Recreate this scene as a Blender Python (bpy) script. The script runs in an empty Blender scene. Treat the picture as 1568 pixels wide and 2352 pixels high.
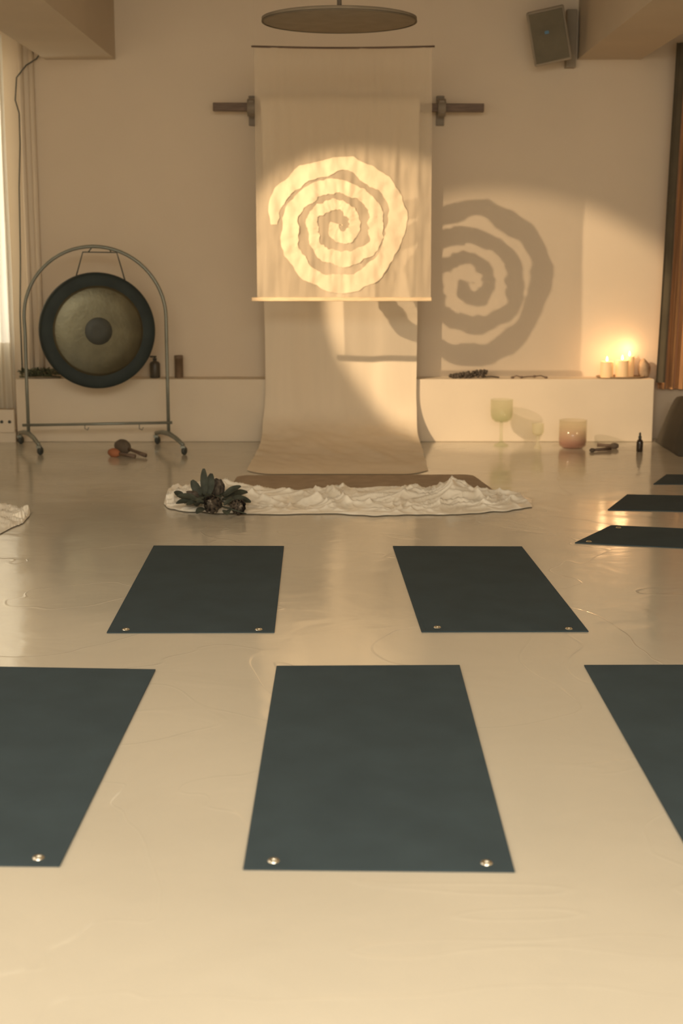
import bpy, math, random, bmesh
from mathutils import Vector, Matrix, noise, Euler
random.seed(7)
S = bpy.context.scene
S.view_settings.view_transform = 'Standard'
FPX=3300.0; TH=math.atan(611/FPX); CH=1.5
c,s=math.cos(TH),math.sin(TH)
def ray(u,v):
    dx=(u-784)/FPX; dy=(1176-v)/FPX
    return Vector((dx, c+dy*s, -s+dy*c))
def W(u,v,Y):
    d=ray(u,v); return Vector((0,0,CH))+d*(Y/d.y)
def F(u,v,z=0.0):
    d=ray(u,v); return Vector((0,0,CH))+d*((z-CH)/d.z)
def lerp(a,b,t): return a+(b-a)*t

# ---------------------------------------------------------------- materials
def mat(name,col,rough=0.7,metal=0.0,var=0.12,scale=6.0,bump=0.0,bscale=40,spec=0.5,emit=None,estr=0,stretch=None,detail=4,sheen=0):
    m=bpy.data.materials.new(name); m.use_nodes=True
    nt=m.node_tree; b=nt.nodes['Principled BSDF']
    tc=nt.nodes.new('ShaderNodeTexCoord'); mp=nt.nodes.new('ShaderNodeMapping')
    nt.links.new(tc.outputs['Object'],mp.inputs['Vector'])
    if stretch: mp.inputs['Scale'].default_value=stretch
    n=nt.nodes.new('ShaderNodeTexNoise'); n.inputs['Scale'].default_value=scale; n.inputs['Detail'].default_value=detail
    nt.links.new(mp.outputs['Vector'],n.inputs['Vector'])
    r=nt.nodes.new('ShaderNodeValToRGB')
    r.color_ramp.elements[0].position=0.3; r.color_ramp.elements[1].position=0.7
    r.color_ramp.elements[0].color=(*[x*(1-var) for x in col],1)
    r.color_ramp.elements[1].color=(*[min(1,x*(1+var)) for x in col],1)
    nt.links.new(n.outputs['Fac'],r.inputs['Fac']); nt.links.new(r.outputs['Color'],b.inputs['Base Color'])
    b.inputs['Roughness'].default_value=rough; b.inputs['Metallic'].default_value=metal
    b.inputs['Specular IOR Level'].default_value=spec
    b.inputs['Sheen Weight'].default_value=sheen
    if bump>0:
        n2=nt.nodes.new('ShaderNodeTexNoise'); n2.inputs['Scale'].default_value=bscale; n2.inputs['Detail'].default_value=3
        nt.links.new(mp.outputs['Vector'],n2.inputs['Vector'])
        bp=nt.nodes.new('ShaderNodeBump'); bp.inputs['Strength'].default_value=bump; bp.inputs['Distance'].default_value=0.01
        nt.links.new(n2.outputs['Fac'],bp.inputs['Height']); nt.links.new(bp.outputs['Normal'],b.inputs['Normal'])
    if emit:
        b.inputs['Emission Color'].default_value=(*emit,1); b.inputs['Emission Strength'].default_value=estr
    return m
def sheer(name,col,transp,transl=0.35,bump=0.2,stretch=(30,30,2),var=.04):
    m=bpy.data.materials.new(name); m.use_nodes=True; nt=m.node_tree; nt.nodes.clear()
    N=nt.nodes.new; L=nt.links.new
    out=N('ShaderNodeOutputMaterial'); d=N('ShaderNodeBsdfDiffuse'); t=N('ShaderNodeBsdfTranslucent'); tr=N('ShaderNodeBsdfTransparent')
    tc=N('ShaderNodeTexCoord'); mp=N('ShaderNodeMapping'); mp.inputs['Scale'].default_value=stretch
    n=N('ShaderNodeTexNoise'); n.inputs['Scale'].default_value=1.0; n.inputs['Detail'].default_value=3
    L(tc.outputs['Object'],mp.inputs['Vector']); L(mp.outputs['Vector'],n.inputs['Vector'])
    r=N('ShaderNodeValToRGB'); r.color_ramp.elements[0].color=(*[x*(1-var) for x in col],1); r.color_ramp.elements[1].color=(*[min(1,x*(1+var)) for x in col],1)
    r.color_ramp.elements[0].position=.3; r.color_ramp.elements[1].position=.7
    L(n.outputs['Fac'],r.inputs['Fac']); L(r.outputs['Color'],d.inputs['Color']); L(r.outputs['Color'],t.inputs['Color'])
    bp=N('ShaderNodeBump'); bp.inputs['Strength'].default_value=bump; bp.inputs['Distance'].default_value=0.01
    L(n.outputs['Fac'],bp.inputs['Height']); L(bp.outputs['Normal'],d.inputs['Normal'])
    m1=N('ShaderNodeMixShader'); m1.inputs[0].default_value=transl; L(d.outputs[0],m1.inputs[1]); L(t.outputs[0],m1.inputs[2])
    if transp<=0:
        L(m1.outputs[0],out.inputs['Surface']); return m
    m2=N('ShaderNodeMixShader'); L(m1.outputs[0],m2.inputs[1]); L(tr.outputs[0],m2.inputs[2])
    mr=N('ShaderNodeMapRange'); mr.inputs['To Min'].default_value=max(0,transp-.05); mr.inputs['To Max'].default_value=transp+.05
    L(n.outputs['Fac'],mr.inputs['Value']); L(mr.outputs[0],m2.inputs[0])
    L(m2.outputs[0],out.inputs['Surface'])
    return m
def crystal(name,col,alpha=0.5,top=None,zsplit=None,op2=0.6):
    m=bpy.data.materials.new(name); m.use_nodes=True; nt=m.node_tree; nt.nodes.clear()
    N=nt.nodes.new; L=nt.links.new
    out=N('ShaderNodeOutputMaterial'); b=N('ShaderNodeBsdfPrincipled'); tr=N('ShaderNodeBsdfTransparent')
    b.inputs['Roughness'].default_value=.12
    tc=N('ShaderNodeTexCoord'); sp=N('ShaderNodeSeparateXYZ'); L(tc.outputs['Object'],sp.inputs[0])
    r=N('ShaderNodeValToRGB'); mr=N('ShaderNodeMapRange')
    mr.inputs['From Min'].default_value=zsplit[0] if zsplit else 0; mr.inputs['From Max'].default_value=zsplit[1] if zsplit else .2
    L(sp.outputs['Z'],mr.inputs['Value']); L(mr.outputs[0],r.inputs['Fac'])
    r.color_ramp.elements[0].color=(*col,1); r.color_ramp.elements[1].color=(*(top or col),1)
    L(r.outputs['Color'],b.inputs['Base Color'])
    tr.inputs['Color'].default_value=(.97,.97,.92,1)
    mx=N('ShaderNodeMixShader'); L(b.outputs[0],mx.inputs[1]); L(tr.outputs[0],mx.inputs[2])
    m3=N('ShaderNodeMapRange'); m3.inputs['To Min'].default_value=1-op2; m3.inputs['To Max'].default_value=1-alpha
    L(mr.outputs[0],m3.inputs['Value']); L(m3.outputs[0],mx.inputs[0])
    L(mx.outputs[0],out.inputs['Surface']); return m

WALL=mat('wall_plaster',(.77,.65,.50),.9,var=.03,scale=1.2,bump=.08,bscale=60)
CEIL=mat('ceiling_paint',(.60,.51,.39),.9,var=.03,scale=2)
BENCHM=mat('bench_plaster',(.78,.67,.52),.8,var=.03,scale=3,bump=.05)
MATM=mat('mat_rubber',(.042,.062,.073),.88,var=.10,scale=5,bump=.10,bscale=250,spec=.24)
BRASS=mat('eyelet_metal',(.85,.82,.72),.22,metal=1,var=.05,scale=30)
STEEL=mat('stand_steel',(.25,.26,.22),.4,metal=.4,var=.08,scale=10)
DARKM=mat('dark_rubber',(.055,.06,.052),.6,var=.1)
WOOD=mat('dark_wood',(.16,.108,.074),.6,var=.3,scale=4,stretch=(2,20,20))
PALEWOOD=mat('pale_wood_rod',(.70,.53,.33),.5,var=.15,scale=5,stretch=(2,20,20))
BACKM=sheer('backdrop_cotton',(.88,.76,.59),.0,.05,.06,(14,14,1.2),.02)
BANM=sheer('banner_muslin',(.80,.67,.50),.47,.25,.3,(25,25,1.5),.03)
SPIM=sheer('spiral_applique',(.80,.665,.475),.04,.06,.55,(14,14,7),.05)
SHEET=mat('white_silk',(.92,.86,.74),.34,var=.04,scale=5)
def floor_mat():
    m=mat('floor_resin',(.59,.54,.44),.26,var=.05,scale=.9,spec=.85)
    nt=m.node_tree;b=nt.nodes['Principled BSDF'];N=nt.nodes.new;L=nt.links.new
    tc=N('ShaderNodeTexCoord')
    n=N('ShaderNodeTexNoise'); n.inputs['Scale'].default_value=1.3; n.inputs['Detail'].default_value=5; n.inputs['Distortion'].default_value=1.0
    L(tc.outputs['Object'],n.inputs['Vector'])
    mr=N('ShaderNodeMapRange'); mr.inputs['To Min'].default_value=.03; mr.inputs['To Max'].default_value=.24
    L(n.outputs['Fac'],mr.inputs['Value']); L(mr.outputs[0],b.inputs['Roughness'])
    n2=N('ShaderNodeTexNoise'); n2.inputs['Scale'].default_value=2.4; n2.inputs['Detail'].default_value=3; n2.inputs['Distortion'].default_value=.6
    L(tc.outputs['Object'],n2.inputs['Vector'])
    n3=N('ShaderNodeTexNoise'); n3.inputs['Scale'].default_value=.9; n3.inputs['Detail'].default_value=2; n3.inputs['Distortion'].default_value=1.5
    L(tc.outputs['Object'],n3.inputs['Vector'])
    a1=N('ShaderNodeMath'); a1.operation='SUBTRACT'; a1.inputs[1].default_value=.5; L(n3.outputs['Fac'],a1.inputs[0])
    a2=N('ShaderNodeMath'); a2.operation='ABSOLUTE'; L(a1.outputs[0],a2.inputs[0])
    a3=N('ShaderNodeMapRange'); a3.inputs['From Max'].default_value=.006; a3.inputs['To Min'].default_value=.12; a3.inputs['To Max'].default_value=0; L(a2.outputs[0],a3.inputs['Value'])
    a4=N('ShaderNodeMath'); a4.operation='ADD'; L(a3.outputs[0],a4.inputs[0]); L(n2.outputs['Fac'],a4.inputs[1])
    bp=N('ShaderNodeBump'); bp.inputs['Strength'].default_value=.45; bp.inputs['Distance'].default_value=.01
    L(a4.outputs[0],bp.inputs['Height']); L(bp.outputs['Normal'],b.inputs['Normal'])
    return m
FLM=floor_mat()

# ---------------------------------------------------------------- object helpers
def link(o): bpy.context.collection.objects.link(o)
def tag(o,label=None,cat=None,group=None,kind=None):
    if label:o['label']=label
    if cat:o['category']=cat
    if group:o['group']=group
    if kind:o['kind']=kind
    return o
def empty(name,loc,label,cat,group=None):
    o=bpy.data.objects.new(name,None); o.location=loc; o.empty_display_size=.05; link(o); return tag(o,label,cat,group)
def wloc(o):
    v=Vector(o.location)
    while o.parent: o=o.parent; v+=Vector(o.location)
    return v
def mk(name,verts,faces,material,parent=None,smooth=True,origin=None,bevel=0):
    verts=[Vector(v) for v in verts]
    if origin is None:
        mn=Vector([min(v[i] for v in verts) for i in range(3)]); mx=Vector([max(v[i] for v in verts) for i in range(3)])
        origin=Vector(((mn.x+mx.x)/2,(mn.y+mx.y)/2,mn.z))
    me=bpy.data.meshes.new(name); me.from_pydata([v-origin for v in verts],[],faces); me.validate(); me.update()
    bm=bmesh.new(); bm.from_mesh(me); bmesh.ops.recalc_face_normals(bm,faces=bm.faces); bm.to_mesh(me); bm.free()
    me.materials.append(material)
    for p in me.polygons:p.use_smooth=smooth
    o=bpy.data.objects.new(name,me); link(o)
    if parent: o.parent=parent; o.location=origin-wloc(parent)
    else: o.location=origin
    if bevel>0:
        md=o.modifiers.new('bevel','BEVEL'); md.width=bevel; md.segments=3; md.limit_method='ANGLE'
    return o
class G:
    def __init__(s): s.v=[]; s.f=[]
    def add(s,vf):
        n=len(s.v); s.v+= [Vector(x) for x in vf[0]]; s.f+=[tuple(i+n for i in f) for f in vf[1]]; return s
def box(cx,cy,cz,sx,sy,sz,M=None):
    v=[Vector((x*sx/2,y*sy/2,z*sz/2)) for x in(-1,1) for y in(-1,1) for z in(-1,1)]
    if M: v=[M@p for p in v]
    v=[p+Vector((cx,cy,cz)) for p in v]
    return v,[(0,1,3,2),(4,6,7,5),(0,4,5,1),(2,3,7,6),(0,2,6,4),(1,5,7,3)]
def bx(x0,x1,y0,y1,z0,z1): return box((x0+x1)/2,(y0+y1)/2,(z0+z1)/2,x1-x0,y1-y0,z1-z0)
def lathe(prof,cen,axis='Z',n=40,M=None):
    v=[];f=[]
    for (r,h) in prof:
        for i in range(n):
            a=2*math.pi*i/n
            p=Vector((r*math.cos(a),r*math.sin(a),h)) if axis=='Z' else Vector((r*math.cos(a),h,r*math.sin(a)))
            if M:p=M@p
            v.append(p+Vector(cen))
    for j in range(len(prof)-1):
        for i in range(n):
            f.append((j*n+i,j*n+(i+1)%n,(j+1)*n+(i+1)%n,(j+1)*n+i))
    return v,f
def tube(pts,r,n=10):
    pts=[Vector(p) for p in pts]; v=[];f=[];m=len(pts)
    rr=r if isinstance(r,(list,tuple)) else [r]*m
    up=None
    for i,p in enumerate(pts):
        d=pts[min(i+1,m-1)]-pts[max(i-1,0)]
        d.normalize()
        if up is None:
            up=Vector((0,0,1)) if abs(d.z)<.9 else Vector((1,0,0))
        a=d.cross(up)
        if a.length<1e-4: a=d.cross(Vector((0,1,0)))
        a.normalize(); b=a.cross(d).normalized(); up=b
        for k in range(n):
            t=2*math.pi*k/n; v.append(p+(a*math.cos(t)+b*math.sin(t))*rr[i])
    for i in range(m-1):
        for k in range(n):
            f.append((i*n+k,i*n+(k+1)%n,(i+1)*n+(k+1)%n,(i+1)*n+k))
    f.append(tuple(range(n))); f.append(tuple((m-1)*n+k for k in reversed(range(n))))
    return v,f
def grid(fn,nu,nv):
    v=[fn(i/nu,j/nv) for j in range(nv+1) for i in range(nu+1)]
    f=[(j*(nu+1)+i,j*(nu+1)+i+1,(j+1)*(nu+1)+i+1,(j+1)*(nu+1)+i) for j in range(nv) for i in range(nu)]
    return v,f
def sphere(cx,cy,cz,rx,ry,rz,n=20,m=12):
    prof=[(max(1e-4,math.sin(math.pi*j/m)),-math.cos(math.pi*j/m)) for j in range(m+1)]
    v,f=lathe(prof,(0,0,0),n=n)
    return [Vector((p.x*rx+cx,p.y*ry+cy,p.z*rz+cz)) for p in v],f

# ---------------------------------------------------------------- room shell
YW=11.33; YB=11.1; HC=3.34; HS=W(200,137,YW).z
HC=max(HC,W(784,8,YW).z)
XL,XR=-3.15,3.5
tag(mk('floor',*bx(XL-.1,XR+.1,-1.2,YW+.15,-.1,0),FLM,smooth=False,origin=Vector((0,0,0))),kind='structure')
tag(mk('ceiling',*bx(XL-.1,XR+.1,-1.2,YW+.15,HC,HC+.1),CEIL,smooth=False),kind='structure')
g=G(); wx=-2.60
g.add(bx(wx,XR,YW,YW+.12,0,HC)); g.add(bx(XL,wx,YW,YW+.12,0,.75)); g.add(bx(XL,wx,YW,YW+.12,3.05,HC))
tag(mk('wall_back',g.v,g.f,WALL,smooth=False),kind='structure')
tag(mk('wall_left',*bx(XL-.1,XL,-1.2,YW+.15,0,HC),WALL,smooth=False),kind='structure')
tag(mk('wall_right',*bx(XR,XR+.1,-1.2,YW+.15,0,HC),WALL,smooth=False),kind='structure')
PANE=mat('window_daylight',(.8,.8,.7),.3,var=.02,emit=(1,.94,.80),estr=2.9)
tag(mk('window_1',*bx(XL,wx,YW+.06,YW+.08,.75,3.05),PANE,smooth=False),kind='structure')
xa,xb=W(105,137,YW).x,W(265,137,YW).x
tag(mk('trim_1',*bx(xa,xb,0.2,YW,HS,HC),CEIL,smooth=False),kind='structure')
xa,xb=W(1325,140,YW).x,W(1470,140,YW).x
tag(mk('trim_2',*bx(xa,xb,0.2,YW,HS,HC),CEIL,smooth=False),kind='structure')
bx0,bx1=W(36,900,YB).x,W(1502,900,YB).x
BT=W(784,871,YB).z
tag(mk('plaster_ledge',*bx(bx0,bx1,YB,YW-.001,0,BT),BENCHM,smooth=False,bevel=.008),"long low white plastered ledge along the wall",'ledge')

for (u,nm) in ((74,.018),(97,.020)):
    x=W(u,842,YW-.03).x
    tag(mk('heating_pipe',*tube([(x,YW-.03,BT),(x,YW-.03,1.5),(x,YW-.03,HC)],nm,12),WALL),"painted vertical pipe running up the wall",'pipe',group='painted wall pipes')
yc=YW-.056
pts=[W(92,122,yc),W(84,135,yc),W(60,150,yc),W(38,178,yc),W(35,230,yc),W(44,260,yc),W(46,330,yc),W(44,430,yc),W(47,600,yc),W(46,720,yc),(W(46,720,yc).x,yc,BT+.002)]
tag(mk('cable',*tube(pts,.005,8),DARKM),"thin dark cable looping down beside the curtain",'cable')

def curtain(name,x0,x1,Y,z0,z1,folds,amp,material,label,xtop=0,seed=0):
    def fn(a,b):
        z=lerp(z0,z1,b); x=lerp(x0,x1,a)+xtop*b
        w=math.sin(a*folds*2*math.pi+.8*noise.noise(Vector((a*5,b*1.5,seed))))
        return Vector((x+.008*noise.noise(Vector((a*7,b*2,seed+4))), Y+amp*w*(.75+.25*noise.noise(Vector((a*3,b*2,seed+9)))), z))
    return tag(mk(name,*grid(fn,200,30),material),label,'curtain')
CURL=sheer('curtain_voile',(.80,.74,.62),.10,.42,.2,(20,20,1),.08)
curtain('curtain',XL+.05,bx0-.02,11.21,.25,3.05,9,.026,CURL,"pale voile curtain glowing in front of the window")
CURR=mat('curtain_velvet',(.50,.26,.11),.85,var=.30,scale=3,stretch=(8,8,.6),sheen=.3)
curtain('curtain',bx1+.05,XR-.02,11.23,.40,W(1512,104,11.3).z,15,.042,CURR,"heavy brown curtain hanging in soft folds beside the wall",xtop=.05,seed=5)
CURD=mat('curtain_dark_edge',(.11,.088,.055),.9,var=.2,scale=3)
curtain('curtain',bx1+.015,bx1+.085,11.13,BT-.03,W(1512,100,11.18).z,1.0,.012,CURD,"narrow dark strip of curtain along the wall edge",xtop=.055,seed=8)  # separate dark sheet for the dark left strip of the curtain
def heap(a,b):
    x=lerp(bx1+.02,XR-.03,a); y=lerp(10.30,11.11,b)
    e=min(1,min(a,1-a)*9)*min(1,min(b,1-b)*5)
    h=.43*e**.6*(.9+.12*noise.noise(Vector((a*4,b*4,2))))-.05*a
    return Vector((x,y,max(.004,h)))
tag(mk('floor_mound',*grid(heap,50,40),mat('dark_mound',(.08,.068,.05),.95,var=.2,scale=3)),"dark blanket heaped on the floor under the curtain",'mound')  # made-up heap filling an unidentified dark area below the curtain
so=empty('socket_strip',(W(10,985,11.05).x,11.1,0),"white wall socket strip low on the wall",'socket')
xe=bx0-.012
mk('housing',*bx(XL+.02,xe,11.06,11.10,W(0,992,11.1).z,W(0,940,11.1).z),BENCHM,so,False,bevel=.004)
mk('base',*bx(XL+.02,xe,11.085,11.16,0,W(0,990,11.1).z+.01),BENCHM,so,False)
for u in (4,22):
    q=W(u,969,11.06); mk('socket',*lathe([(.0001,-.004),(.012,-.004),(.013,.002)],q,axis='Y',n=16),DARKM,so)

# ---------------------------------------------------------------- backdrop on wooden bar
YR=11.15
beam=empty('wall_mounted_bar',W(784,245,YR),"dark wooden bar on wall brackets holding fabric",'bar')
z0=W(784,247,YR).z
mk('bar',*box(W(800,245,YR).x,YR,z0,W(1111,245,YR).x-W(489,245,YR).x,.05,.062,Matrix.Rotation(math.radians(.2),3,'Y')),WOOD,beam,False,bevel=.006)
BRK=mat('bracket_grey',(.27,.225,.17),.6,metal=.2)
for u in (577,1014):
    x=W(u,245,YR).x
    g=G(); g.add(bx(x-.02,x+.02,YR-.045,YW,z0-.045,z0+.05)); g.add(bx(x-.03,x+.03,YW-.03,YW,z0-.12,z0+.10)); g.add(lathe([(.001,-.03),(.065,-.03),(.065,.03),(.001,.03)],(x,YR+.01,z0),n=28,M=Matrix.Rotation(math.radians(90),3,'Y')))
    mk('bracket',g.v,g.f,BRK,beam,False,bevel=.004)
bL,bR=W(606,700,YR-.08).x,W(958,700,YR-.08).x
def bfold(a,b):
    return .024*math.sin(a*17+2*noise.noise(Vector((a*2,b*.8,1))))*(.2+.8*max(0,1-a*1.3))+.012*noise.noise(Vector((a*9,b*1.2,3)))
prof=[]
rr=.085
for i in range(13):
    an=math.radians(120)-math.radians(i*20)
    prof.append((YR+rr*math.sin(an), z0+rr*math.cos(an)))
zb=prof[-1][1]; yb=prof[-1][0]
yv=YR-.07
RC=.42
for i in range(1,30): prof.append((lerp(yb,yv-.01,min(1,i/6)),lerp(zb,RC,i/29)))
ye=F(770,1090).y
P0,P1,P2,P3=(yv-.01,RC),(yv-.01,.10),(yv-.12,.035),(ye,.004)
for i in range(1,36):
    t=i/35; k=[(1-t)**3,3*t*(1-t)**2,3*t*t*(1-t),t**3]
    prof.append((sum(k[j]*p[0] for j,p in enumerate((P0,P1,P2,P3))),sum(k[j]*p[1] for j,p in enumerate((P0,P1,P2,P3)))))
NP=len(prof)-1
def bfn(a,b):
    k=b*NP; i=int(min(k,NP-1)); t=k-i
    y=lerp(prof[i][0],prof[i+1][0],t); z=lerp(prof[i][1],prof[i+1][1],t)
    w=bfold(a,b)
    x=lerp(bL,bR,a)
    onf=max(0,min(1,(yv-.05-y)/(yv-.05-ye)))
    x+= (-.05*(1-a)+.01*a)*onf + .02*noise.noise(Vector((a*2,b*5,6)))
    if i<12: w*=.3
    f_=min(1,max(0,(z-.02)/.35)); f_=f_*f_*(3-2*f_)
    y-=max(-.02,w+.010)*f_
    rip=(1-f_)*max(0,min(1,(1-onf)*12))
    z=max(.004,z+rip*(.022*noise.noise(Vector((a*5,y*3,3)))+.010*noise.noise(Vector((a*12+y*4,y*9,8)))+.006))
    if onf>.5: y+= (onf-.5)*2*(max(0,abs(a-.5)-.36)/.14)**2*.16+.03*noise.noise(Vector((a*4,2,2)))*(onf-.5)
    return Vector((x,y,z))
tag(mk('backdrop_cloth',*grid(bfn,110,NP*2),BACKM),"plain beige cotton backdrop hanging over the bar to floor",'fabric')

# ---------------------------------------------------------------- banner
YN=10.1
ban=empty('spiral_banner',W(784,690,YN),"sheer cream banner with spiral applique hung from rods",'banner')
nL,nR=W(590,500,YN).x,W(991,500,YN).x
zt,zbm=W(784,108,YN).z,W(784,687,YN).z
def crease(x,z):
    r=math.hypot(x,z-1.65)
    return .006*noise.noise(Vector((x*22,z*10,7)))*max(0,1-abs(r-.3)/.45)
def bd(x,z):
    return .012*noise.noise(Vector((x*11,z*1.3,0)))+.006*noise.noise(Vector((x*26,z*3,5)))+.004*noise.noise(Vector((x*9,z*9,2)))+crease(x,z)*1.5
def nfn(a,b):
    z=lerp(zbm,zt,b); x=lerp(nL-.004*(1-b),nR,a)-.008*b
    return Vector((x,YN+bd(x,z),z))
mk('fabric',*grid(nfn,160,200),BANM,ban)
tp=[(lerp(W(577,105,YN).x,W(998,105,YN).x,i/10),YN,zt+.004-.010*math.sin(math.pi*i/10)) for i in range(11)]
mk('top_rod',*tube(tp,.007,10),WOOD,ban)
xl,xr=W(578,687,YN).x,W(991,687,YN).x
mk('bottom_rod',*bx(xl,xr,YN-.012,YN+.012,zbm-.014,zbm+.012),PALEWOOD,ban,False,bevel=.004)
for uu in (582,993):
    x=W(uu,105,YN).x; mk('hanging_cord',*tube([(x,YN,zt),(x,YN,HC)],.0015,6),WALL,ban)
ctrl=[(0,152),(.08,148),(.16,146),(.25,139),(.32,136),(.4,138),(.5,131),(.58,128),(.67,136),(.75,137),(.82,139),(.88,131),(1.0,113),(1.12,102),(1.25,88),(1.34,87),(1.42,83),(1.5,84),(1.58,90),(1.66,87),(1.75,77),(1.88,74),(2.0,64),(2.12,55),(2.25,45),(2.38,38),(2.5,34),(2.62,33),(2.75,27),(2.9,16),(3.05,6)]
wid=[(0,14),(.05,32),(.12,42),(.25,34),(.38,38),(.5,44),(.62,36),(.75,42),(.85,36),(1.0,36),(1.12,38),(1.25,32),(1.38,27),(1.5,34),(1.6,30),(1.75,34),(1.88,26),(2,27),(2.25,24),(2.5,26),(2.75,32),(3.05,30)]
def itp(tab,t):
    for (a,x),(b,y) in zip(tab,tab[1:]):
        if t<=b: return lerp(x,y,(t-a)/(b-a))
    return tab[-1][1]
NS=700; v=[];f=[];K=6
for i in range(NS+1):
    t=3.05*i/NS
    r=.985*sum(itp(ctrl,min(3.05,max(0,t+d))) for d in(-.03,0,.03))/3
    w=itp(wid,t)
    ang=math.pi - t*2*math.pi
    sc=min(1,r/60)
    wob=noise.noise(Vector((t*8,0,0)))*9*sc
    hs=lambda q:noise.noise(Vector((t*13,q,0)))*9*sc+noise.noise(Vector((t*30,q+5,0)))*5*sc+noise.noise(Vector((t*80,q+9,0)))*2*sc
    o=w/2+hs(3); n_=w/2+hs(8)
    for k in range(K+1):
        rr_=r+wob+lerp(-n_,o,k/K)
        u=780+rr_*math.cos(ang)*1.01; vv=516-rr_*math.sin(ang)
        P=W(u,vv,YN); v.append(Vector((P.x,YN+bd(P.x,P.z)-.007-.006*noise.noise(Vector((P.x*18,P.z*18,4)))-.003*noise.noise(Vector((P.x*50,P.z*50,4))),P.z)))
for i in range(NS):
    for k in range(K):
        a=i*(K+1)+k; f.append((a,a+1,a+K+2,a+K+1))
mk('spiral_applique',v,f,SPIM,ban)

# ---------------------------------------------------------------- ceiling disc lamp
YL=9.0; P=W(779,45,YL)
lamp=empty('ceiling_lamp',P,"large flat round brown pendant lamp under the ceiling",'lamp')
R=(W(957,45,YL).x-W(601,45,YL).x)/2
LM=mat('lamp_fabric',(.25,.205,.145),.85,var=.1,scale=8)
mk('shade',*lathe([(.001,-.014),(R*.97,-.014),(R,-.008),(R,.008),(R*.97,.012),(.001,.012)],P,n=80),LM,lamp)
mk('rim',*lathe([(R*.985,-.016),(R*1.003,-.016),(R*1.003,-.008),(R*.985,-.014)],P,n=80),mat('lamp_rim',(.18,.145,.10),.7,spec=.2),lamp)
mk('stem',*tube([(P.x,P.y,P.z+.012),(P.x,P.y,HC)],.014,12),BRK,lamp)
mk('canopy',*lathe([(.001,HC-.03),(.06,HC-.03),(.07,HC),(.001,HC)],(P.x,P.y,0),n=24),BRK,lamp)

# ---------------------------------------------------------------- speaker
YS=11.04; P=W(1261,82,YS)
sp=empty('loudspeaker',P,"grey grille loudspeaker tilted downward on a wall bracket",'speaker')
M=Matrix.Rotation(math.radians(-11),3,'Y')@Matrix.Rotation(math.radians(-10),3,'Z')@Matrix.Rotation(math.radians(8),3,'X')
SPM=mat('speaker_case',(.33,.275,.20),.7,var=.08)
mk('cabinet',*box(*P,.275,.19,.385,M),SPM,sp,False,bevel=.012)
q=P+M@Vector((0,-.100,0)); mk('grille',*box(*q,.245,.012,.35,M),mat('speaker_grille',(.22,.19,.13),.8,bump=.8,bscale=300),sp,False,bevel=.004)
q=P+M@Vector((-.012,-.108,.03)); mk('badge',*box(*q,.03,.004,.022,M),mat('badge_blue',(.08,.20,.32),.5),sp,False)
g=G(); g.add(bx(P.x+.16,P.x+.235,YW-.08,YW+.002,P.z-.2,P.z+.22)); g.add(tube([(P.x+.03,P.y+.08,P.z),(P.x+.18,YW-.05,P.z)],.02,10))
mk('wall_bracket',g.v,g.f,SPM,sp,False,bevel=.005)

# ---------------------------------------------------------------- gong + stand
YG=10.72
lx,rx=W(60,850,YG).x,W(384,850,YG).x
zs=W(222,730,YG).z; ztp=W(222,566,YG).z; cx=(lx+rx)/2; ra=(rx-lx)/2
st=empty('gong_stand',(cx,YG,0),"arched tubular steel gong stand on castors",'stand')
pts=[(lx,YG,.10),(lx,YG,.5),(lx+.003,YG,zs-.1)]
for i in range(0,33):
    a=math.pi*(1-i/32); pts.append((cx+ra*math.cos(a),YG,zs+(ztp-zs)*math.sin(a)))
pts+=[(rx,YG,zs-.1),(rx,YG,.5),(rx,YG,.10)]
mk('arch_frame',*tube(pts,.013,12),STEEL,st)
zc=W(222,973,YG).z
mk('crossbar',*tube([(lx-.04,YG-.015,zc-.01),(rx+.03,YG-.015,zc+.01)],.011,10),STEEL,st)
for x in (lx,rx):
    A=Vector((x-.13,YG+.27,.085)); B=Vector((x+.14,YG-.32,.075))
    mid=Vector((x,YG,.115))
    mk('foot',*tube([A,(A+mid)/2+Vector((0,0,.008)),mid,(B+mid)/2+Vector((0,0,.008)),B],[.014,.017,.02,.017,.014],10),STEEL,st)
    for Q in (A,B):
        gc=G().add(tube([Q,(Q.x,Q.y,.055)],.008,8)).add(box(Q.x,Q.y,.058,.034,.04,.018))
        cs=mk('castor',gc.v,gc.f,STEEL,st,False)
        wv=lathe([(.004,-.012),(.026,-.012),(.030,-.007),(.030,.007),(.026,.012),(.004,.012)],(Q.x+.01,Q.y,.030),n=24,M=Matrix.Rotation(math.radians(70),3,'Z')@Matrix.Rotation(math.radians(90),3,'X'))
        mk('wheel',*wv,DARKM,cs)
for u in (195,320):
    q=W(u,975,YG-.02); mk('hook',*tube([q,q+Vector((0,-.01,-.03)),q+Vector((.02,-.01,-.04)),q+Vector((.03,-.01,-.02))],.003,6),DARKM,st)
GC=W(225,760,YG-.03); GR=137*10.7/FPX*.962
gg=empty('gong',GC,"large round bronze gong with a dark rim",'gong')
GM=Matrix.Rotation(math.radians(17),3,'Z')
def gring(name,ps,m): return mk(name,*lathe(ps,GC,axis='Y',n=96,M=GM),m,gg)
gring('rim',[(GR*.93,.085),(GR,.06),(GR,.01),(GR*.985,-.012),(GR*.95,-.02),(GR*.86,-.022),(GR*.775,-.017)],mat('gong_rim',(.030,.040,.038),.6,metal=.0,var=.2,spec=.25))
gring('face',[(GR*.775,-.017),(GR*.75,-.024),(GR*.73,-.027),(GR*.5,-.034),(GR*.235,-.037)],mat('gong_bronze',(.115,.105,.066),.36,metal=.7,var=.28,scale=4,bump=.12,bscale=40))
gring('boss',[(GR*.235,-.037),(GR*.22,-.040),(GR*.1,-.041),(.0005,-.041)],mat('gong_boss',(.045,.047,.036),.5,metal=.2,var=.2))
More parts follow.
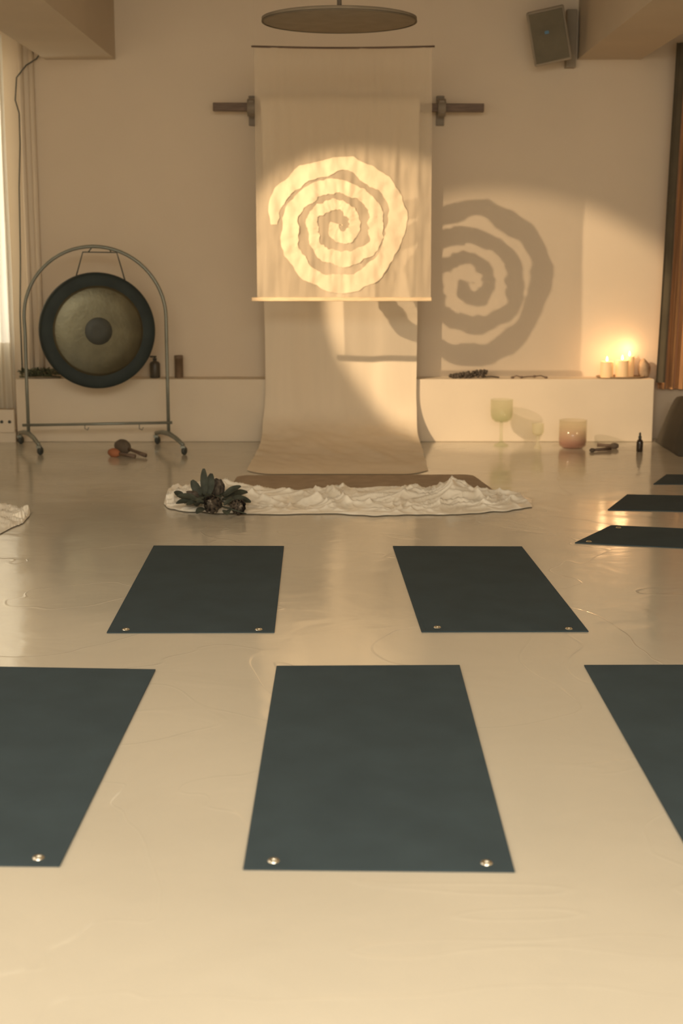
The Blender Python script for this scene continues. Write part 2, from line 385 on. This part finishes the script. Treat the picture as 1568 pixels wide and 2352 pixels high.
a1,a2=W(190,579,YG),W(268,580,YG); b1,b2=W(173,641,YG-.02),W(287,644,YG-.02)
mk('hanger',*tube([b1,a1,a2,b2],.005,8),DARKM,gg)
mk('suspension_strap',*tube([a1+Vector((.04,0,0)),W(213,566,YG)],.004,8),DARKM,gg)
mk('suspension_strap',*tube([a2-Vector((.04,0,0)),W(247,566,YG)],.004,8),DARKM,gg)

# ---------------------------------------------------------------- yoga mats
TK=.005
def ymat(fl,fr,nr,nl,eyes,label,seed):
    n=24
    def fn(a,b):
        p=lerp(lerp(nl,nr,a),lerp(fl,fr,a),b)
        return Vector((p.x,p.y,TK))
    v,f=grid(fn,n,n); N0=len(v)
    v+= [Vector((p.x,p.y,.0005)) for p in v[:]]
    f+= [tuple(N0+i for i in reversed(q)) for q in f[:]]
    m=n+1
    for i in range(n):
        f.append((i+1,i,N0+i,N0+i+1)); a=n*m+i; f.append((a,a+1,N0+a+1,N0+a))
        a=i*m; f.append((a,a+m,N0+a+m,N0+a)); a=i*m+n; f.append((a+m,a,N0+a,N0+a+m))
    o=mk('yoga_mat',v,f,MATM,None,False)
    tag(o,label,'yoga mat','dark yoga mats laid out on the floor')
    for e in eyes:
        q=F(*e,TK)
        ey=mk('eyelet',*lathe([(.005,.0002),(.0055,.002),(.010,.0045),(.0138,.002),(.015,.0)],q,n=24),BRASS,o); ey['label']='round polished metal eyelet'
ymat(F(635,1532),F(1055,1530),F(1182,2005),F(558,1999),[(628,1977),(1117,1982)],"dark blue-grey yoga mat with two metal eyelets at its end",1)
ymat(F(353,1255),F(652,1256),F(630,1454),F(245,1455),[(289,1446),(594,1446)],"dark green-grey yoga mat with two metal eyelets, nearer the gong",2)
ymat(F(902,1256),F(1198,1257),F(1351,1452),F(968,1453),[(1004,1441),(1306,1444)],"dark green-grey yoga mat with two metal eyelets, lying skewed",3)
ymat(F(-65,1533),F(357,1540),F(137,1992),F(-485,1986),[(88,1970),(-420,1966)],"dark blue-grey yoga mat beside a bare stretch of floor",4)
ymat(F(1341,1530),F(1761,1529),F(2228,2003),F(1606,2003),[(1670,1978)],"dark yoga mat lying slightly angled on the pale floor",5)
def side(nl,fl,e1,e2,eyes,label,L=1.73):
    nl_,fl_=F(*nl),F(*fl); d=((F(*e1)-nl_).normalized()+(F(*e2)-fl_).normalized()).normalized()
    nr,fr=nl_+d*L,fl_+d*L
    ymat(fl_,fr,nr,nl_,eyes,label,6)
side((1320,1248),(1403,1208),(1568,1266),(1568,1212),[(1420,1212),(1352,1244)],"dark yoga mat lying crosswise on the glossy floor")
side((1395,1172),(1440,1137),(1568,1178),(1568,1138),[],"dark yoga mat lying crosswise nearer the candles")
side((1500,1113),(1530,1091),(1568,1114),(1568,1091),[],"dark yoga mat lying crosswise beside the blanket",1.1)

# ---------------------------------------------------------------- brown pad + white cloth
PADM=mat('brown_pad',(.38,.29,.20),.85,var=.12,scale=10,bump=.2,bscale=80)
def rounded(pts,r,n=8):
    out=[]; m=len(pts)
    for i in range(m):
        p=pts[i]; a=(pts[i-1]-p).normalized(); b=(pts[(i+1)%m]-p).normalized()
        for k in range(n+1):
            t=k/n; p0=p+a*r; p1=p+b*r
            out.append((p0*(1-t)**2+p*2*t*(1-t)+p1*t*t))
    return out
cs=[F(545,1101),F(1085,1099),F(1140,1140),F(520,1142)]
rp=rounded([Vector((p.x,p.y,0)) for p in cs],.09)
n=len(rp); v=[p+Vector((0,0,.002)) for p in rp]+[p+Vector((0,0,.028)) for p in rp]
f=[tuple(range(n-1,-1,-1)),tuple(range(n,2*n))]+[(i,(i+1)%n,n+(i+1)%n,n+i) for i in range(n)]
tag(mk('floor_cushion_pad',v,f,PADM,None,False,bevel=.006),"flat brown padded mat with rounded corners under white cloth",'pad')
near=[(376,1158),(385,1168),(420,1176),(500,1180),(600,1183),(750,1181),(850,1186),(930,1184),(1020,1184),(1100,1180),(1170,1174),(1222,1166)]
far=[(382,1144),(398,1134),(440,1128),(510,1124),(560,1128),(660,1142),(760,1134),(850,1139),(930,1134),(1020,1132),(1100,1138),(1222,1148)]
def poly(tab,a):
    k=a*(len(tab)-1); i=min(int(k),len(tab)-2); t=k-i
    return (lerp(tab[i][0],tab[i+1][0],t),lerp(tab[i][1],tab[i+1][1],t))
def fold(x,y,z,k=6.5):
    q=abs(noise.noise(Vector((x,y,z)))*k)
    return 1/(1+q*q+q*.6)
def sheetfn(seed,near,far,hmax,pad=False):
    def fn(a,b):
        pn=F(*poly(near,a)); pf=F(*poly(far,a)); p=lerp(pn,pf,b)
        wx=noise.noise(Vector((p.x*2,p.y*3,seed)))*.8
        e=min(1,min(a,1-a)*22)*min(1,min(b*3.5,(1-b)*5))
        h=fold(p.x*3.0+wx,p.y*6+p.x*2+wx,seed)*.55+fold(p.x*5.5-p.y*7+wx*1.5,p.y*5+wx,seed+3,7)*.5+fold(p.x*9+wx*2,p.y*10-p.x*7,seed+6,6)*.25+fold(p.x*16-p.y*12,p.y*14+p.x*9,seed+9,6)*.08
        h=max(0,h-.10)+.10*noise.noise(Vector((p.x*3.5,p.y*4,seed+11)))+.08
        h*=hmax*max(.4,.85+.8*noise.noise(Vector((p.x*1.7,2,seed))))
        q=((p.x-F(1035,1130).x)/.08)**2+((b-.62)/.30)**2
        h+=.060*math.exp(-q) if pad else 0
        base=.030*max(0,min(1,(b-.35)*6))*max(0,min(1,(a-.14)*12))*max(0,min(1,(.93-a)*12)) if pad else 0
        return Vector((p.x,p.y+.05*noise.noise(Vector((p.x*5,p.y*5,seed+7)))*e+(.03*noise.noise(Vector((a*24,b*2,seed)))),.005+max(0,h)*e**.6+base))
    return fn
tag(mk('crumpled_cloth',*grid(sheetfn(1,near,far,.060,True),520,90),SHEET),"crumpled white silk cloth bunched on the floor",'cloth')
near2=[(-200,1225),(-100,1232),(0,1228),(30,1212),(52,1204),(68,1186)]
far2=[(-200,1165),(-100,1160),(0,1160),(30,1166),(50,1174),(70,1180)]
tag(mk('crumpled_cloth',*grid(sheetfn(9,near2,far2,.055),120,50),SHEET),"loose end of white silk cloth lying on the floor",'cloth')

# ---------------------------------------------------------------- bouquet
BC=F(495,1165); bq=empty('protea_bouquet',Vector((BC.x,BC.y,0)),"dark dried protea bouquet with leathery leaves on cloth",'flowers')
LEAF=mat('dark_leaf',(.050,.058,.042),.7,var=.4,scale=20)
PET=mat('protea_petal',(.115,.092,.070),.75,var=.5,scale=30); CORE=mat('protea_core',(.30,.25,.19),.95,var=.4,scale=60,bump=.6,bscale=120)
def leafv(p,d,up,L,w,curl=.22):
    d=d.normalized(); sd=d.cross(up).normalized(); up=sd.cross(d).normalized()
    def fn(a,b):
        x=(a-.5)*2; ww=w*math.sin(math.pi*min(.97,b*.93+.05))**.5
        return p+d*(L*b)+sd*(x*ww)+up*(abs(x)*ww*.35-curl*L*b*b)
    return grid(fn,4,12)
def protea(u,vv,z,d,sc,seed):
    p=F(u,vv,z); d=Vector(d).normalized(); rg=random.Random(seed)
    g=G()
    Rm=d.to_track_quat('Z','Y').to_matrix()
    for ring,(nn,rad,tilt,L,curl) in enumerate(((9,.020,.15,.082,-.30),(10,.024,.30,.074,-.38),(10,.028,.48,.058,-.38))):
        for i in range(nn):
            a=2*math.pi*(i+.5*ring+rg.uniform(-.15,.15))/nn
            rd=Vector((math.cos(a),math.sin(a),0)); dd=(Vector((0,0,1))+rd*(tilt+rg.uniform(-.08,.08)))
            g.add(leafv(p+Rm@(rd*rad*sc-Vector((0,0,.02))),Rm@dd,Rm@(rd+Vector((0,0,.2))),L*sc*rg.uniform(.9,1.1),.020*sc,-curl))
    o=mk('flower_head',g.v,g.f,PET,bq)
    q=p+d*.005*sc
    vv_,ff=lathe([(.0005,.055*sc),(.013*sc,.050*sc),(.024*sc,.034*sc),(.026*sc,0),(.015*sc,-.03*sc),(.0005,-.035*sc)],(0,0,0),n=24)
    vv_=[x+Vector((.004*noise.noise(x*150),.004*noise.noise(x*150+Vector((5,5,5))),.006*noise.noise(x*170))) for x in vv_]
    mk('flower_core',[Rm@x+q for x in vv_],ff,CORE,o)
protea(490,1160,.060,(-.2,-.8,.4),1.15,1)
protea(545,1165,.050,(.35,-.85,.3),1.0,2)
protea(497,1126,.09,(.15,-.3,1),1.05,3)
protea(444,1143,.07,(-1,-.5,.6),.85,4)
g=G()
rng=random.Random(3)
for (u,vv,z,d,L,w) in [(470,1136,.08,(-.05,.1,1),.15,.022),(460,1138,.08,(-.55,0,1),.10,.026),(480,1135,.08,(.1,.1,1),.12,.026),(515,1140,.08,(.7,0,.6),.11,.028),(450,1147,.07,(-1,0,.35),.11,.026),(445,1152,.06,(-1,-.2,.1),.10,.026),(525,1150,.06,(1,0,.25),.11,.028),(530,1140,.07,(1,.2,.4),.10,.030),(465,1152,.06,(-.8,-.6,.1),.10,.026),(515,1150,.07,(.3,-.6,.3),.08,.028),(540,1150,.06,(.9,-.2,.1),.09,.028),(420,1145,.05,(-.6,.3,.6),.07,.024),(470,1168,.04,(-.5,-1,0),.08,.024),(520,1172,.04,(.1,-1,0),.07,.024)]:
    g.add(leafv(F(u,vv,z),Vector(d),Vector((0,-.5,1)) if d[2]<.9 else Vector((0,-1,.2)),L,w))
for i in range(56):
    a=rng.uniform(0,2*math.pi); p=F(495+rng.uniform(-50,52),1151+rng.uniform(-14,12),.04+rng.uniform(-.01,.03))
    g.add(leafv(p,Vector((math.cos(a)*.8,abs(math.sin(a))*.7-.1,rng.uniform(-.2,.6))),Vector((0,-.3,1)),rng.uniform(.05,.075),rng.uniform(.018,.026)))
mk('foliage',g.v,g.f,LEAF,bq)
for (u0,v0,u1,v1) in ((500,1160,565,1180),(480,1140,560,1172),(450,1150,540,1170)):
    mk('stem',*tube([F(u0,v0,.06),F((u0+u1)/2,(v0+v1)/2,.05),F(u1,v1,.02)],.004,6),LEAF,bq)

# ---------------------------------------------------------------- floor objects
def mallet(u0,v0,u1,v1,rh,col,stick,label,name='gong_mallet',hl=1.5,lift=0):
    A=F(u0,v0,rh*.85+lift); B=F(u1,v1,.018+lift)
    e=empty(name,Vector((A.x,A.y,0)),label,'mallet')
    d=(B-A).normalized(); Rm=d.to_track_quat('Z','Y').to_matrix()
    v_,f_=lathe([(.0005,-rh*hl),(rh*.6,-rh*hl*.85),(rh*.95,-rh*.5),(rh,0),(rh*.85,rh*.7),(rh*.4,rh*hl),(.0005,rh*hl*1.05)],(0,0,0),n=24)
    mk('head',[Rm@x+A for x in v_],f_,col,e)
    mk('handle',*tube([A+d*rh,lerp(A,B,.6),B],[.011,.012,.015],10),stick,e)
ORG=mat('orange_felt',(.40,.15,.07),.85,var=.2); BRN=mat('brown_felt',(.13,.10,.072),.85,var=.2)
mallet(262,1040,310,1048,.034,ORG,WOOD,"orange felt headed mallet resting on the floor",'gong_mallet')
mallet(282,1026,334,1046,.055,BRN,WOOD,"dark brown felt mallet with a thick handle",'gong_mallet')
mallet(1410,1024,1372,1022,.024,BRN,WOOD,"small felt mallet lying beside the crystal bowl",'bowl_mallet')
mallet(1360,1034,1402,1030,.016,BRN,WOOD,"slim wooden singing bowl striker on the floor",'bowl_mallet')

def chal(u,vb,vt,wpx,name,label,m1,stemfrac=.50,cat='singing bowl'):
    B=F(u,vb); Y=B.y; zt_=W(u,vt,Y).z; r=wpx/2*Y/FPX
    e=empty(name,B,label,cat)
    hs=zt_*stemfrac; H=zt_-hs
    mk('bowl',*lathe([(r,zt_),(r,hs+H*.5),(r*.97,hs+H*.3),(r*.85,hs+H*.14),(r*.55,hs+H*.03),(.01,hs),(.01,hs+.008),(r*.52,hs+H*.03+.008),(r*.80,hs+H*.17),(r*.92,hs+H*.32),(r*.95,hs+H*.5),(r*.95,zt_)],B,n=40),m1,e)
    mk('stem',*lathe([(.014,hs),(.012,hs*.5),(.014,.03),(r*.62,.010),(r*.66,0)],B,n=28),m1,e)
C1=crystal('crystal_green',(.38,.46,.22),.10,(.55,.54,.40),(0,.12),.20)
C2=crystal('crystal_clear',(.85,.78,.62),.12,(.85,.78,.62),(0,.2),.14)
chal(1150,1024,917,52,'crystal_chalice_bowl',"pale green crystal singing bowl on a tall stem",C1)
chal(1234,1030,972,28,'crystal_chalice_bowl',"small clear crystal singing bowl on a stem",C2)
B=F(1314,1029); Y=B.y; r=32*Y/FPX; zt_=W(1314,963,Y).z-.005
C3=crystal('crystal_amethyst',(.42,.20,.15),.15,(.78,.58,.42),(0.02,.17),.58)
tag(mk('crystal_singing_bowl',*lathe([(.0005,0),(r*.7,.002),(r*.95,.02),(r,.06),(r,zt_),(r*.95,zt_),(r*.95,.06),(r*.88,.028),(.0005,.012)],B,n=48),C3),"frosted crystal singing bowl tinted amber at its base",'singing bowl')
B=F(1468,1037); h=W(1468,993,B.y).z
db=empty('dropper_bottle',B,"small dark glass dropper bottle on the floor",'bottle')
mk('bottle',*lathe([(.0005,0),(.022,0),(.024,.004),(.024,h*.5),(.018,h*.60),(.010,h*.64),(.010,h*.68)],B,n=28),mat('amber_glass',(.05,.035,.022),.15,var=.05),db)
mk('dropper_cap',*lathe([(.012,h*.66),(.012,h*.80),(.007,h*.82),(.008,h*.93),(.004,h),(.0005,h)],B,n=24),DARKM,db)

# ---------------------------------------------------------------- ledge objects
def onl(u,Y=11.22): return Vector((W(u,862,Y).x,Y,BT))
B=onl(356); h=.165
bt=empty('spray_bottle',B,"dark bottle with a pump top on the ledge",'bottle')
mk('bottle',*lathe([(.0005,0),(.036,0),(.040,.006),(.040,h*.66),(.032,h*.75),(.014,h*.80),(.014,h*.86)],B,n=28),mat('bottle_dark',(.08,.068,.05),.4,var=.1),bt)
gp=G().add(lathe([(.016,h*.84),(.016,h*.92),(.006,h*.93),(.006,h),(.0005,h)],B,n=20)).add(box(B.x-.012,B.y,B.z+h,.05,.016,.012))
mk('pump',gp.v,gp.f,DARKM,bt)
B=onl(411); h=.175
tag(mk('incense_tube',*lathe([(.0005,0),(.031,0),(.033,.003),(.033,h-.03),(.034,h-.03),(.034,h-.003),(.031,h),(.0005,h)],B,n=28),mat('brown_tube',(.20,.135,.085),.6,var=.15)),"brown cylindrical wooden tube standing on the ledge",'container')
B=onl(92,11.19); g=G(); rng=random.Random(5)
for i in range(150):
    x=B.x+rng.uniform(-.14,.14); a=rng.uniform(0,6.28)
    g.add(leafv(Vector((x,B.y+rng.uniform(-.04,.04),BT+rng.uniform(.015,.06))),Vector((math.cos(a)*.7,math.sin(a)*.5,rng.uniform(.0,.8))),Vector((0,-.3,1)),rng.uniform(.03,.05),rng.uniform(.008,.014)))
g.add(tube([(B.x-.16,B.y,BT+.008),(B.x,B.y+.01,BT+.02),(B.x+.16,B.y,BT+.008)],.006,6))
tag(mk('leafy_garland',g.v,g.f,mat('garland_green',(.11,.115,.058),.7,var=.35,scale=20)),"low bunch of dry green leaves lying on the ledge",'plant')
B=onl(1075,11.17); g=G()
for i in range(130):
    x=B.x+rng.uniform(-.14,.14); g.add(sphere(x,B.y+rng.uniform(-.03,.03),BT+.012+rng.uniform(0,.045)*(1+(x-B.x)/.2)*.8,.012,.011,.011,8,6))
g.add(tube([(B.x+.1,B.y,BT+.012),(B.x+.18,B.y,BT+.016),(B.x+.24,B.y,BT+.008)],.006,6))
tag(mk('dried_herb_bundle',g.v,g.f,mat('dry_herb',(.075,.058,.043),.8,var=.3,scale=30)),"dark knobbly dried herb bundle lying on the ledge",'herbs')
B=onl(1215,11.16)
pts=[(B.x-.13,B.y,BT+.008),(B.x-.10,B.y,BT+.022),(B.x-.06,B.y,BT+.010),(B.x-.01,B.y+.01,BT+.014),(B.x+.04,B.y,BT+.016),(B.x+.09,B.y,BT+.022),(B.x+.13,B.y,BT+.008)]
g=G().add(tube(pts,.005,8))
for k in (0,2,4,6): g.add(sphere(*pts[k],.014,.012,.010,12,8))
tag(mk('string_of_beads',g.v,g.f,WOOD),"thin string of dark wooden beads on the ledge",'beads')
B=onl(1424,11.215)
TRAY=mat('tray_wood',(.35,.24,.14),.6,var=.2,scale=6)
def oval(prof,cen,sx,sy):
    v_,f_=lathe(prof,(0,0,0),n=48); return [Vector((p.x*sx+cen.x,p.y*sy+cen.y,p.z+cen.z)) for p in v_],f_
tag(mk('candle_tray',*oval([(.0005,0),(.92,0),(1,.012),(1,.016),(.95,.014),(.9,.007),(.0005,.007)],B,.19,.105),TRAY),"shallow oval wooden tray carrying the candles",'tray')
WAX=mat('candle_wax',(.85,.62,.36),.5,var=.04,emit=(1,.50,.17),estr=.25)  # warm emission stands in for flame light glowing through the wax
FLAME=mat('candle_flame',(1,.7,.3),.5,var=.01,emit=(1,.62,.22),estr=20)
def candle(u,vt,wpx,Y,label):
    x=W(u,850,Y).x; r=wpx/2*Y/FPX; z=BT+.0075; h=W(u,vt+8,Y).z-z
    e=empty('pillar_candle',Vector((x,Y,z)),label,'candle','lit pillar candles on the tray')
    mk('wax',*lathe([(.0005,0),(r*.97,0),(r,.004),(r,h-.004),(r*.95,h),(r*.85,h-.002),(r*.7,h-.012),(.0005,h-.014)],(x,Y,z),n=36),WAX,e)
    mk('wick',*tube([(x,Y,z+h-.014),(x+.001,Y,z+h+.006)],.0015,6),DARKM,e)
    mk('flame',*lathe([(.0005,0),(.006,.006),(.0075,.013),(.005,.024),(.0005,.038)],(x,Y,z+h+.001),n=16),FLAME,e)
    l=bpy.data.lights.new('candle_glow','POINT'); l.energy=.6; l.color=(1,.58,.28); l.shadow_soft_size=.02
    lo=bpy.data.objects.new('candle_light',l); lo.location=(0,-.0,h+.055); lo.parent=e; link(lo)
candle(1393,822,29,11.17,"cream pillar candle burning, shortest of the group")
candle(1428,819,29,11.165,"cream pillar candle burning beside two others")
candle(1444,810,22,11.255,"tall slim pillar candle burning behind the others")
B=onl(1478,11.25)
tag(mk('salt_stone',[Vector((p.x+.010*noise.noise(p*30),p.y,max(BT,p.z+.012*noise.noise(p*25+Vector((3,3,3)))))) for p in sphere(B.x,B.y,BT+.065,.045,.045,.08)[0]], sphere(0,0,0,1,1,1)[1],mat('stone_brown',(.44,.32,.21),.8,var=.25,scale=20)),"rough brown stone standing beside the candles",'stone')

# ---------------------------------------------------------------- lights
def look(o,t):
    o.rotation_euler=(Vector(t)-Vector(o.location)).to_track_quat('-Z','Y').to_euler()
l=bpy.data.lights.new('spot','SPOT'); l.energy=1200; l.color=(1,.73,.45); l.spot_size=math.radians(22.6); l.spot_blend=.34; l.shadow_soft_size=.025
o=bpy.data.objects.new('spot_light',l); o.location=(-2.575,YN-3.125,2.72); link(o); look(o,(.245,YN,1.335))
def area(name,loc,tgt,sx,sy,e,col):
    l=bpy.data.lights.new(name,'AREA'); l.shape='RECTANGLE'; l.size=sx; l.size_y=sy; l.energy=e; l.color=col
    o=bpy.data.objects.new(name,l); o.location=loc; link(o); look(o,tgt); return o
area('daylight_overhead',(0,.2,3.1),(0,1.8,0),5,1.8,320,(1,.95,.82))
area('daylight_side',(XL+.05,5.0,1.9),(0,5.6,.4),4,1.6,45,(1,.92,.76))
w=bpy.data.worlds.new('world'); S.world=w; w.use_nodes=True
bg=w.node_tree.nodes['Background']; bg.inputs[0].default_value=(1,.84,.62,1); bg.inputs[1].default_value=1.6
# ---------------------------------------------------------------- camera
cam=bpy.data.cameras.new('camera'); co=bpy.data.objects.new('camera',cam); link(co)
co.location=(0,0,CH); co.rotation_euler=(math.pi/2-TH,0,0)
cam.sensor_fit='VERTICAL'; cam.sensor_height=36; cam.sensor_width=24; cam.lens=FPX/2352*36
cam.dof.use_dof=True; cam.dof.focus_distance=6.3; cam.dof.aperture_fstop=2.8
S.camera=co
